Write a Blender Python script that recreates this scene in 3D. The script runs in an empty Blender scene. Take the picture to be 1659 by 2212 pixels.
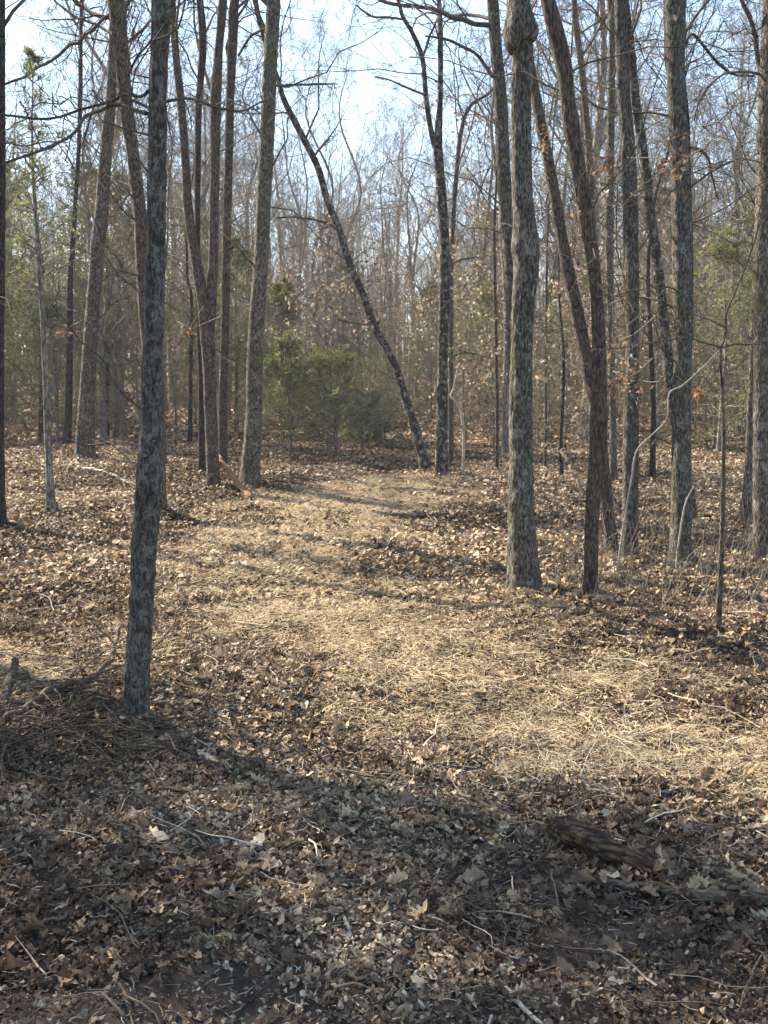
import bpy, math
import numpy as np
from mathutils import Vector, Matrix
R_ = math.radians
scene = bpy.context.scene
COL = scene.collection

# ------------------------------------------------------------------ camera
F, CX, CY, HORIZON = 2300.0, 829.5, 1106.0, 780.0      # photograph seen as 1659 x 2212
CAMZ = 2.0
PITCH = math.atan((CY - HORIZON) / F)
cam_d = bpy.data.cameras.new('camera')
cam = bpy.data.objects.new('camera', cam_d); COL.objects.link(cam)
cam.location = (0, 0, CAMZ); cam.rotation_euler = (math.pi/2 - PITCH, 0, 0)
cam_d.sensor_fit = 'VERTICAL'; cam_d.sensor_height = 24.0; cam_d.lens = 24.0*F/2212.0
cam_d.clip_start = 0.05; cam_d.clip_end = 2000
scene.camera = cam

# ------------------------------------------------------------------ light
SUN_EL, SUN_FROM_LEFT = R_(40), R_(38)                # sun stands left and beyond the trees
sd = np.array([-math.cos(SUN_FROM_LEFT)*math.cos(SUN_EL), math.sin(SUN_FROM_LEFT)*math.cos(SUN_EL), math.sin(SUN_EL)])
sun_d = bpy.data.lights.new('sun', 'SUN'); sun_d.energy = 5.0; sun_d.angle = R_(0.53); sun_d.color = (1.0, 0.88, 0.70)
sun = bpy.data.objects.new('sun', sun_d); COL.objects.link(sun)
sun.rotation_euler = Vector(-sd).to_track_quat('-Z', 'Y').to_euler()
w = bpy.data.worlds.new('World'); scene.world = w; w.use_nodes = True
nt = w.node_tree; nt.nodes.clear()
out = nt.nodes.new('ShaderNodeOutputWorld'); bg = nt.nodes.new('ShaderNodeBackground')
sky = nt.nodes.new('ShaderNodeTexSky'); sky.sky_type = 'NISHITA'; sky.sun_disc = False
sky.sun_elevation = SUN_EL; sky.sun_rotation = math.atan2(sd[0], sd[1])
sky.air_density = 1.0; sky.dust_density = 0.6; sky.ozone_density = 1.3
tc = nt.nodes.new('ShaderNodeTexCoord'); mp = nt.nodes.new('ShaderNodeMapping'); mp.inputs['Scale'].default_value = (1.2, 1.2, 4.5)
mp.inputs['Rotation'].default_value = (0.15, 0.2, 0.4)
nz = nt.nodes.new('ShaderNodeTexNoise'); nz.inputs['Scale'].default_value = 2.2; nz.inputs['Detail'].default_value = 7; nz.inputs['Roughness'].default_value = .55
nz.inputs['Distortion'].default_value = .35
rp = nt.nodes.new('ShaderNodeValToRGB'); rp.color_ramp.elements[0].position = .36; rp.color_ramp.elements[0].color = (.4, .4, .4, 1); rp.color_ramp.elements[1].position = .72
rp.color_ramp.elements[1].color = (.9, .9, .9, 1)
mx = nt.nodes.new('ShaderNodeMix'); mx.data_type = 'RGBA'
mx.inputs[7].default_value = (1.1, 1.6, 2.3, 1)
nt.links.new(tc.outputs['Generated'], mp.inputs['Vector']); nt.links.new(mp.outputs[0], nz.inputs['Vector'])
nt.links.new(nz.outputs['Fac'], rp.inputs[0]); nt.links.new(rp.outputs[0], mx.inputs[0])
nt.links.new(sky.outputs[0], mx.inputs[6]); nt.links.new(mx.outputs[2], bg.inputs[0])
bg.inputs[1].default_value = 0.135
nt.links.new(bg.outputs[0], out.inputs[0])
vs = scene.view_settings; vs.view_transform = 'Standard'; vs.look = 'None'; vs.gamma = 1; vs.exposure = 2.15
scene.cycles.max_bounces = 5; scene.cycles.diffuse_bounces = 3; scene.cycles.transmission_bounces = 3; scene.cycles.transparent_max_bounces = 6

# ------------------------------------------------------------------ projection of photo pixels to places
FW = np.array([0, math.cos(PITCH), -math.sin(PITCH)]); UP = np.array([0, math.sin(PITCH), math.cos(PITCH)])
def ray(px, py):
    return FW + np.array([(px-CX)/F, 0, 0]) + UP*((CY-py)/F)
def at(px, py, Y):                                    # point on the pixel's ray at ground distance Y
    d = ray(px, py); return np.array([0, 0, CAMZ]) + d*(Y/d[1])
def vdepth(p): return (p[1])*FW[1] + (p[2]-CAMZ)*FW[2]

# ------------------------------------------------------------------ noise
_tab = np.random.default_rng(5).random((256, 256))
def vn(x, y, px=0, s=0):
    x = np.asarray(x, float); y = np.asarray(y, float)
    xi = np.floor(x).astype(int); yi = np.floor(y).astype(int); fx = x-xi; fy = y-yi
    fx = fx*fx*(3-2*fx); fy = fy*fy*(3-2*fy)
    m = (lambda a: a % px) if px else (lambda a: a)
    g = lambda a, b: _tab[(m(a)+s*17) % 256, (b+s*31) % 256]
    return (g(xi, yi)*(1-fx)+g(xi+1, yi)*fx)*(1-fy)+(g(xi, yi+1)*(1-fx)+g(xi+1, yi+1)*fx)*fy - .5
def sstep(a, b, x):
    t = np.clip((x-a)/(b-a), 0, 1); return t*t*(3-2*t)
def H(x, y):
    x = np.asarray(x, float); y = np.asarray(y, float)
    r = np.hypot(x, y)
    h = .16*vn(x/5+3, y/5+7) + .09*vn(x/1.7, y/1.7, s=1) + .08*vn(x/.6, y/.6, s=2) + .055*vn(x/.21, y/.21, s=3)*sstep(40, 12, y)
    h = h*sstep(0, 2.5, r)
    h = h + .32*np.exp(-((x+5.5)/3.0)**2-((y-18)/6.0)**2)          # low mound on the left
    h = h + .10*np.exp(-((x-1.9)/1.3)**2-((y-8)/1.4)**2) - .10*np.exp(-((x-.1)/1.3)**2-((y-5.4)/.7)**2)
    h = h + .35*sstep(24, 70, y) + 1.2*sstep(60, 200, r)
    return h
def ground(px, py, bias=0.):
    d = ray(px, py); lo, hi = 1.0, 1.0
    for _ in range(4000):
        Y = hi; p = np.array([0, 0, CAMZ]) + d*(Y/d[1])
        if p[2] < H(p[0], p[1])+bias: break
        lo = hi; hi *= 1.02
        if hi > 400: break
    for _ in range(24):
        m = .5*(lo+hi); p = np.array([0, 0, CAMZ]) + d*(m/d[1])
        if p[2] < H(p[0], p[1])+bias: hi = m
        else: lo = m
    return np.array([0, 0, CAMZ]) + d*(hi/d[1])

# ------------------------------------------------------------------ mesh helpers
class Geo:
    def __init__(s): s.v = []; s.q = []; s.t = []; s.n = 0; s.a = []
    def add(s, v, q=None, t=None, a=None):
        v = np.asarray(v, np.float32).reshape(-1, 3)
        if q is not None: s.q.append(np.asarray(q, np.int64).reshape(-1, 4)+s.n)
        if t is not None: s.t.append(np.asarray(t, np.int64).reshape(-1, 3)+s.n)
        s.v.append(v); s.n += len(v)
        s.a.append(np.zeros(len(v), np.float32) if a is None else np.asarray(a, np.float32).ravel())
    def build(s, name, mat, parent=None, origin=None, smooth=True, attr=False):
        v = np.concatenate(s.v)
        if origin is not None: v = v - np.asarray(origin, np.float32)
        q = np.concatenate(s.q) if s.q else np.zeros((0, 4), np.int64)
        t = np.concatenate(s.t) if s.t else np.zeros((0, 3), np.int64)
        me = bpy.data.meshes.new(name)
        me.vertices.add(len(v)); me.vertices.foreach_set('co', v.ravel())
        nl = q.size+t.size; me.loops.add(nl)
        me.loops.foreach_set('vertex_index', np.concatenate([q.ravel(), t.ravel()]).astype(np.int32))
        me.polygons.add(len(q)+len(t))
        me.polygons.foreach_set('loop_start', np.concatenate([np.arange(len(q))*4, len(q)*4+np.arange(len(t))*3]).astype(np.int32))
        me.polygons.foreach_set('use_smooth', np.full(len(q)+len(t), smooth))
        if attr:
            at_ = me.attributes.new('tint', 'FLOAT', 'POINT'); at_.data.foreach_set('value', np.concatenate(s.a))
        me.update(calc_edges=True); me.materials.append(mat)
        o = bpy.data.objects.new(name, me); COL.objects.link(o)
        if parent is not None: o.parent = parent
        elif origin is not None: o.location = origin
        return o
def nrm(a): return a/np.maximum(np.linalg.norm(a, axis=-1, keepdims=True), 1e-9)
def frames(P):
    T = nrm(np.gradient(P, axis=1)); D = nrm(P[:, -1]-P[:, 0])
    ref = np.zeros_like(D); ref[np.arange(len(D)), np.argmin(np.abs(D), axis=1)] = 1
    U = nrm(np.cross(T, ref[:, None, :])); V = np.cross(T, U)
    return T, U, V
def tubes(geo, P, Rr, sides, disp=None, a=None):
    P = np.asarray(P, float); Rr = np.asarray(Rr, float); N, K, _ = P.shape
    T, U, V = frames(P); th = np.arange(sides)*2*math.pi/sides
    rad = np.repeat(Rr[:, :, None], sides, 2)
    if disp is not None: rad = disp(rad, th)
    X = P[:, :, None, :] + rad[..., None]*(np.cos(th)[None, None, :, None]*U[:, :, None, :]+np.sin(th)[None, None, :, None]*V[:, :, None, :])
    n0 = (np.arange(N)*K*sides)[:, None, None]; k = np.arange(K-1)[None, :, None]; s = np.arange(sides)[None, None, :]; s2 = (s+1) % sides
    q = np.stack([n0+k*sides+s, n0+k*sides+s2, n0+(k+1)*sides+s2, n0+(k+1)*sides+s], -1)
    geo.add(X.reshape(-1, 3), q=q.reshape(-1, 4), a=None if a is None else np.repeat(a, K*sides))
def spawn(rng, P, Rr, n, t0, t1, L, ang, ratio, K, wob, up, rtip=.3, rmin=.0012, taper=.5):
    N, Kp, _ = P.shape; M = N*n; par = np.repeat(np.arange(N), n)
    t = t0+(t1-t0)*((np.tile(np.arange(n), N)+rng.random(M))/n); idx = np.clip(t, 0, .9999)*(Kp-1); i = idx.astype(int); f = (idx-i)[:, None]
    A = P[par, i]; B = P[par, i+1]; pos = A*(1-f)+B*f; T = nrm(B-A); r = Rr[par, i]*(1-f[:, 0])+Rr[par, i+1]*f[:, 0]
    plen = np.linalg.norm(np.diff(P, axis=1), axis=2).sum(1)[par]
    az = rng.random(M)*2*math.pi; ref = nrm(rng.normal(size=(M, 3))); U = nrm(np.cross(T, ref)); 
    th = R_(ang)*rng.uniform(.65, 1.3, M)
    d = np.cos(th)[:, None]*T+np.sin(th)[:, None]*U; d[:, 2] += up; d = nrm(d)
    ln = plen*L*rng.uniform(.55, 1.2, M)*(1-taper*(t-t0)/max(t1-t0, 1e-6)); st = (ln/(K-1))[:, None]
    out = np.zeros((M, K, 3)); out[:, 0] = pos
    for k in range(1, K):
        d = d+rng.normal(size=(M, 3))*wob; d[:, 2] += up*.25; d = nrm(d); out[:, k] = out[:, k-1]+d*st
    r0 = np.maximum(r*ratio*rng.uniform(.65, 1.05, M), rmin)
    return out, np.maximum(r0[:, None]*np.linspace(1, rtip, K)[None], rmin*.8)
def catmull(pts, n):
    pts = np.asarray(pts, float); m = len(pts); s = np.linspace(0, m-1-1e-6, n); i = s.astype(int); f = (s-i)[:, None]
    g = lambda j: pts[np.clip(j, 0, m-1)]
    p0, p1, p2, p3 = g(i-1), g(i), g(i+1), g(i+2)
    return .5*((2*p1)+(-p0+p2)*f+(2*p0-5*p1+4*p2-p3)*f**2+(-p0+3*p1-3*p2+p3)*f**3)
def resample(pts, n):                                  # catmull, even arc length, radii in the last column
    c = catmull(pts, len(pts)*12); s = np.r_[0, np.cumsum(np.linalg.norm(np.diff(c[:, :3], axis=0), axis=1))]
    u = np.linspace(0, s[-1], n); return np.stack([np.interp(u, s, c[:, j]) for j in range(c.shape[1])], 1)

# ------------------------------------------------------------------ materials
def newmat(name):
    m = bpy.data.materials.new(name); m.use_nodes = True; n = m.node_tree; n.nodes.clear(); return m, n
def N(n, t, **k):
    x = n.nodes.new(t)
    for a, b in k.items():
        if a.startswith('_'): x.inputs[a[1:].replace('_', ' ')].default_value = b
        else: setattr(x, a, b)
    return x
def ramp(n, stops):
    r = n.nodes.new('ShaderNodeValToRGB'); e = r.color_ramp.elements
    while len(e) < len(stops): e.new(.5)
    for i, (p, c) in enumerate(stops): e[i].position = p; e[i].color = (*c, 1)
    return r
def bark(name, dark, light, lichen=None, lichen_amt=.0, scale=1., bump=.6, moss=0., vstr=.27, along=None, lsc=13., lop=.8):
    m, n = newmat(name); L = n.links.new
    o = N(n, 'ShaderNodeOutputMaterial'); p = N(n, 'ShaderNodeBsdfPrincipled', _Roughness=.92); p.inputs['Specular IOR Level'].default_value = .2
    tc = N(n, 'ShaderNodeTexCoord'); mp = N(n, 'ShaderNodeMapping'); mp.inputs['Scale'].default_value = (1, 1, vstr)
    if along is not None: mp.inputs['Scale'].default_value = (vstr, 1, 1)
    nz = N(n, 'ShaderNodeTexNoise', _Scale=52*scale, _Detail=7., _Roughness=.72); vo = N(n, 'ShaderNodeTexVoronoi', _Scale=78*scale); vo.feature = 'F1'
    mp2 = N(n, 'ShaderNodeMapping'); mp2.inputs['Scale'].default_value = (1, 1, .75)
    if along is not None:
        m0 = N(n, 'ShaderNodeMapping'); m0.inputs['Rotation'].default_value = (0, 0, -along); L(tc.outputs['Object'], m0.inputs[0]); L(m0.outputs[0], mp.inputs[0])
    else: L(tc.outputs['Object'], mp.inputs[0])
    L(tc.outputs['Object'], mp2.inputs[0]); L(mp.outputs[0], nz.inputs['Vector'])
    wr = N(n, 'ShaderNodeVectorMath', operation='ADD'); sc = N(n, 'ShaderNodeVectorMath', operation='SCALE'); sc.inputs['Scale'].default_value = .03
    L(nz.outputs['Color'], sc.inputs[0]); L(sc.outputs[0], wr.inputs[0]); L(mp.outputs[0], wr.inputs[1]); L(wr.outputs[0], vo.inputs['Vector'])
    cr = ramp(n, [(0, light), (.35, tuple(.55*a+.45*b for a, b in zip(light, dark))), (.62, dark), (1, tuple(a*.6 for a in dark))])
    mm = N(n, 'ShaderNodeMath', operation='MULTIPLY_ADD'); mm.inputs[1].default_value = .8
    sb = N(n, 'ShaderNodeMath', operation='SUBTRACT'); sb.inputs[0].default_value = .62
    L(nz.outputs['Fac'], sb.inputs[1]); L(vo.outputs['Distance'], mm.inputs[0]); L(sb.outputs[0], mm.inputs[2]); L(mm.outputs[0], cr.inputs[0])
    big = N(n, 'ShaderNodeTexNoise', _Scale=5.5, _Detail=6., _Roughness=.7); L(tc.outputs['Object'], big.inputs['Vector'])
    bm = N(n, 'ShaderNodeMix', data_type='RGBA', blend_type='MULTIPLY'); bm.inputs[0].default_value = .8
    br = ramp(n, [(.32, (.5, .48, .46)), (.5, (.95, .93, .9)), (.68, (1.35, 1.33, 1.28))]); L(big.outputs['Fac'], br.inputs[0]); L(cr.outputs[0], bm.inputs[6]); L(br.outputs[0], bm.inputs[7])
    col = bm.outputs[2]
    if lichen:
        ln = N(n, 'ShaderNodeTexNoise', _Scale=lsc, _Detail=9., _Roughness=.8, _Distortion=.3); L(mp2.outputs[0], ln.inputs['Vector'])
        lr = ramp(n, [(.60-lichen_amt, (0, 0, 0)), (.63-lichen_amt, (1, 1, 1))]); L(ln.outputs['Fac'], lr.inputs[0])
        lf = N(n, 'ShaderNodeTexNoise', _Scale=120., _Detail=3.); L(tc.outputs['Object'], lf.inputs['Vector'])
        lc = ramp(n, [(.35, tuple(a*.45 for a in lichen)), (.65, lichen)]); L(lf.outputs['Fac'], lc.inputs[0])
        mx = N(n, 'ShaderNodeMix', data_type='RGBA'); fx = N(n, 'ShaderNodeMath', operation='MULTIPLY'); fx.inputs[1].default_value = lop
        L(lr.outputs[0], fx.inputs[0]); L(fx.outputs[0], mx.inputs[0]); L(col, mx.inputs[6]); L(lc.outputs[0], mx.inputs[7]); col = mx.outputs[2]
    if moss:
        mn = N(n, 'ShaderNodeTexNoise', _Scale=4., _Detail=5.); L(mp2.outputs[0], mn.inputs['Vector'])
        mr = ramp(n, [(.58-moss*.2, (0, 0, 0)), (.75-moss*.2, (.7, .7, .7))]); L(mn.outputs['Fac'], mr.inputs[0])
        mx = N(n, 'ShaderNodeMix', data_type='RGBA'); L(mr.outputs[0], mx.inputs[0]); L(col, mx.inputs[6]); mx.inputs[7].default_value = (.10, .105, .045, 1); col = mx.outputs[2]
    oi = N(n, 'ShaderNodeObjectInfo'); orr = ramp(n, [(0, (.8, .8, .82)), (.5, (1, .99, .97)), (1, (1.22, 1.15, 1.06))]); L(oi.outputs['Random'], orr.inputs[0])
    om = N(n, 'ShaderNodeMix', data_type='RGBA', blend_type='MULTIPLY'); om.inputs[0].default_value = 1; L(col, om.inputs[6]); L(orr.outputs[0], om.inputs[7]); col = om.outputs[2]
    L(col, p.inputs['Base Color'])
    b = N(n, 'ShaderNodeBump', _Strength=min(1, bump*1.5), _Distance=.018); b.invert = True; L(mm.outputs[0], b.inputs['Height']); L(b.outputs[0], p.inputs['Normal'])
    L(p.outputs[0], o.inputs[0]); return m
def tinted(name, stops, rough=.85, transl=.3, scale=30., spec=.15, var=.35):
    m, n = newmat(name); L = n.links.new
    o = N(n, 'ShaderNodeOutputMaterial'); a = N(n, 'ShaderNodeAttribute'); a.attribute_name = 'tint'
    r = ramp(n, stops); L(a.outputs['Fac'], r.inputs[0])
    tc = N(n, 'ShaderNodeTexCoord'); nz = N(n, 'ShaderNodeTexNoise', _Scale=scale, _Detail=4.); L(tc.outputs['Object'], nz.inputs['Vector'])
    v = ramp(n, [(.3, (1-var,)*3), (.7, (1+var*.6,)*3)]); L(nz.outputs['Fac'], v.inputs[0])
    mx = N(n, 'ShaderNodeMix', data_type='RGBA', blend_type='MULTIPLY'); mx.inputs[0].default_value = 1; L(r.outputs[0], mx.inputs[6]); L(v.outputs[0], mx.inputs[7])
    p = N(n, 'ShaderNodeBsdfPrincipled', _Roughness=rough); p.inputs['Specular IOR Level'].default_value = spec; L(mx.outputs[2], p.inputs['Base Color'])
    if transl:
        t = N(n, 'ShaderNodeBsdfTranslucent'); L(mx.outputs[2], t.inputs[0]); ms = N(n, 'ShaderNodeMixShader'); ms.inputs[0].default_value = transl
        L(p.outputs[0], ms.inputs[1]); L(t.outputs[0], ms.inputs[2]); L(ms.outputs[0], o.inputs[0])
    else: L(p.outputs[0], o.inputs[0])
    return m
M = {}
M['oak'] = bark('oak_bark', (.05, .044, .037), (.28, .255, .215), (.36, .36, .30), .045, moss=.2)
M['brown_oak'] = bark('brown_oak_bark', (.05, .039, .032), (.25, .21, .17), (.33, .32, .26), .02, moss=.15)
M['red_oak'] = bark('reddish_bark', (.045, .034, .028), (.19, .145, .115), None, moss=.1, scale=.9)
M['lichen_oak'] = bark('lichened_bark', (.06, .053, .044), (.25, .225, .185), (.40, .385, .31), .085, scale=1.15, bump=1., lsc=20., lop=.6)
M['dark_lichen'] = bark('black_bark_with_lichen', (.026, .023, .021), (.12, .105, .092), (.42, .42, .35), .075)
M['dark_oak'] = bark('dark_bark', (.02, .018, .017), (.115, .1, .088), (.3, .3, .25), -.03)
M['far_oak'] = bark('woodland_bark', (.12, .107, .09), (.36, .33, .28), None, scale=.5, bump=.3)
M['limb'] = bark('limb_bark', (.055, .047, .037), (.22, .195, .15), (.3, .31, .22), .0, scale=1.6, bump=.3)
M['twig'] = bark('twig_bark', (.13, .115, .095), (.36, .33, .275), None, scale=2., bump=0.)
M['pale'] = bark('pale_weathered_wood', (.3, .27, .22), (.62, .58, .50), None, scale=2., bump=.2, vstr=.6)
M['rot'] = bark('rotten_log_wood', (.022, .015, .011), (.17, .115, .07), (.30, .20, .11), .02, scale=.7, bump=1., vstr=.13, along=-.45)
M['grey_log'] = bark('grey_log_wood', (.08, .065, .05), (.30, .26, .20), (.2, .21, .15), .0, scale=1.2, bump=.7, vstr=.15, along=-.15)
M['stick'] = bark('stick_bark', (.06, .045, .032), (.24, .19, .14), None, scale=2., bump=.3)
M['broken'] = bark('splintered_wood', (.2, .11, .06), (.46, .29, .17), None, scale=1.5, bump=.5)
M['cedar'] = tinted('cedar_foliage', [(0, (.09, .108, .05)), (.45, (.17, .19, .082)), (.8, (.26, .27, .12)), (1, (.34, .32, .16))], transl=.4, scale=3., var=.4)
M['leaf'] = tinted('leaf_litter', [(0, (.05, .03, .018)), (.25, (.13, .083, .05)), (.5, (.26, .18, .108)), (.75, (.43, .325, .2)), (.93, (.62, .51, .35)), (1, (.22, .085, .035))], transl=.16, scale=60., rough=.7, spec=.25)
M['mulch'] = tinted('leaf_fragments', [(0, (.038, .026, .018)), (.5, (.13, .092, .062)), (.85, (.3, .23, .155)), (1, (.52, .43, .31))], transl=0, scale=60.)
M['dry'] = tinted('withered_leaves', [(0, (.12, .08, .055)), (.4, (.22, .165, .115)), (.75, (.34, .275, .2)), (1, (.5, .43, .32))], transl=.4, scale=20.)
M['rust'] = tinted('rusty_leaves', [(0, (.10, .052, .03)), (.5, (.21, .12, .068)), (1, (.32, .22, .135))], transl=.3, scale=20.)
M['orange'] = tinted('orange_leaves', [(0, (.24, .08, .03)), (1, (.4, .2, .09))], transl=.5, scale=20.)
M['straw'] = tinted('straw', [(0, (.16, .11, .058)), (.5, (.56, .425, .25)), (1, (.84, .70, .46))], transl=.25, scale=20., rough=.55, spec=.3)
M['debris'] = tinted('wood_debris', [(0, (.05, .036, .026)), (.5, (.16, .125, .09)), (.85, (.33, .28, .21)), (1, (.6, .54, .43))], transl=0, scale=60.)
# ground
m, n = newmat('forest_floor'); L = n.links.new
o = N(n, 'ShaderNodeOutputMaterial'); p = N(n, 'ShaderNodeBsdfPrincipled', _Roughness=.95); tc = N(n, 'ShaderNodeTexCoord')
p.inputs['Specular IOR Level'].default_value = .1
v1 = N(n, 'ShaderNodeTexVoronoi', _Scale=16.); v1.inputs['Randomness'].default_value = 1; n1 = N(n, 'ShaderNodeTexNoise', _Scale=5., _Detail=8., _Roughness=.7); n2 = N(n, 'ShaderNodeTexNoise', _Scale=.55, _Detail=4.)
for a in (v1, n1, n2): L(tc.outputs['Object'], a.inputs['Vector'])
c1 = ramp(n, [(0, (.035, .023, .016)), (.5, (.12, .08, .05)), (.8, (.24, .17, .11)), (1, (.34, .27, .19))]); sp = N(n, 'ShaderNodeSeparateColor'); L(v1.outputs['Color'], sp.inputs[0]); L(sp.outputs[0], c1.inputs[0])
soil = ramp(n, [(.3, (.03, .022, .016)), (.55, (.075, .054, .04)), (.75, (.13, .095, .07))]); L(n1.outputs['Fac'], soil.inputs[0])
dst = N(n, 'ShaderNodeSeparateXYZ'); L(tc.outputs['Object'], dst.inputs[0]); mr = N(n, 'ShaderNodeMapRange'); mr.inputs[1].default_value = 14; mr.inputs[2].default_value = 32; L(dst.outputs[1], mr.inputs[0])
mx = N(n, 'ShaderNodeMix', data_type='RGBA'); L(mr.outputs[0], mx.inputs[0]); L(soil.outputs[0], mx.inputs[6]); L(c1.outputs[0], mx.inputs[7]); L(mx.outputs[2], p.inputs['Base Color'])
b = N(n, 'ShaderNodeBump', _Strength=.9, _Distance=.03); L(n1.outputs['Fac'], b.inputs['Height']); L(b.outputs[0], p.inputs['Normal']); L(p.outputs[0], o.inputs[0]); M['ground'] = m

# ------------------------------------------------------------------ tagging
def tag(o, label, cat, group=None, kind=None):
    if label: o['label'] = label
    if cat: o['category'] = cat
    if group: o['group'] = group
    if kind: o['kind'] = kind
    return o
def empty(name, loc, rz=0.):
    e = bpy.data.objects.new(name, None); COL.objects.link(e); e.location = loc; e.rotation_euler = (0, 0, rz); e.empty_display_size = .3; return e
def dup(root, loc, rz, sc=1., label=None, group=None, tilt=(0, 0)):
    r = root.copy(); COL.objects.link(r); r.location = loc; r.rotation_euler = (tilt[0], tilt[1], rz); r.scale = (sc,)*3 if np.isscalar(sc) else sc
    if label: r['label'] = label
    if group: r['group'] = group
    for ch in list(root.children):
        c = ch.copy(); COL.objects.link(c); c.parent = r
    return r

# ------------------------------------------------------------------ ground
def axis(a, b, n, k): s = np.linspace(-1, 1, n); return a+(b-a)*(np.sinh(k*s)/math.sinh(k)+1)/2
gx = axis(-400, 400, 620, 6.6); gy = axis(-60, 500, 10, 1)
ys = np.concatenate([np.linspace(-300, -2, 30), np.linspace(-1.9, 12, 320), 12+np.geomspace(.05, 588, 330)])
X, Y = np.meshgrid(gx, ys); Z = H(X, Y); ny, nx = X.shape
i = np.arange(ny-1)[:, None]*nx+np.arange(nx-1)[None]; g = Geo(); g.add(np.stack([X, Y, Z], -1), q=np.stack([i, i+1, i+nx+1, i+nx], -1))
tag(g.build('ground', M['ground']), 'leaf strewn woodland floor of dark soil rising gently into the trees', 'ground', kind='structure')

# ------------------------------------------------------------------ leaf clusters on twigs
def leafcards(geo, rng, pos, size, droop=.6):
    n = len(pos); d = nrm(rng.normal(size=(n, 3))-np.array([0, 0, droop])); u = nrm(np.cross(d, nrm(rng.normal(size=(n, 3))))); w_ = np.cross(d, u)
    L = size*rng.uniform(.6, 1.2, n)[:, None]; W = L*.33; c = rng.uniform(-.3, .5, n)[:, None]*L
    a = pos; b1 = pos+d*L*.5+u*W+w_*c*.5; b2 = pos+d*L*.5-u*W+w_*c*.5; e = pos+d*L+w_*c*-.2; m_ = pos+d*L*.5
    v = np.stack([a, b1, m_, b2, e], 1); k = np.arange(n)[:, None]*5
    t = np.concatenate([k+[0, 1, 2], k+[0, 2, 3], k+[1, 4, 2], k+[2, 4, 3]]); geo.add(v, t=t, a=np.repeat(rng.random(n), 5))

def crown_levels(rng, geo, P, Rr, counts, Ls, angs, Ks, wob=.22, up=.12, t0=.15, sides=(5, 4, 3, 3), keep=None, rmin=.0014):
    cur = (P, Rr); lv = []
    for j, c in enumerate(counts):
        cur = spawn(rng, cur[0], cur[1], c, t0 if j == 0 else .15, .98, Ls[j], angs[j], .55 if j else .4, Ks[j], wob, up*(1 if j < 2 else .5), rmin=rmin)
        tubes(geo, cur[0], cur[1], sides[j]); lv.append(cur)
    return lv

def barkdisp(seed, K, length, amp=.06, flare=.35, ridges=16, nlobe=4):
    s = np.linspace(0, length, K)
    def f(rad, th):
        N_, K_, S = rad.shape; hh = s[:, None]; u = th[None]/(2*math.pi)
        r0 = rad[0, :, :1]
        n1_ = np.abs(vn(u*ridges+vn(hh*3, u*5, s=seed % 9)*1.2, hh*7+seed, px=ridges, s=seed % 7))
        lump = 1.3*vn(u*4, hh*1.6+seed, px=4, s=3)+.7*vn(u*3, hh*5+seed, px=3, s=5); fine = vn(u*ridges*2, hh*22+seed, px=ridges*2, s=1)
        lob = (np.exp(-hh/.17)*np.maximum(0, np.cos(nlobe*th[None]+seed)+.25*np.cos(3*th[None]+2*seed))*flare*1.5+np.exp(-hh/.10)*flare*.5)
        k = 1+amp*(2.2*n1_-.5)+.10*lump+amp*.6*fine+lob
        return rad*k[None]
    return f

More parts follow.
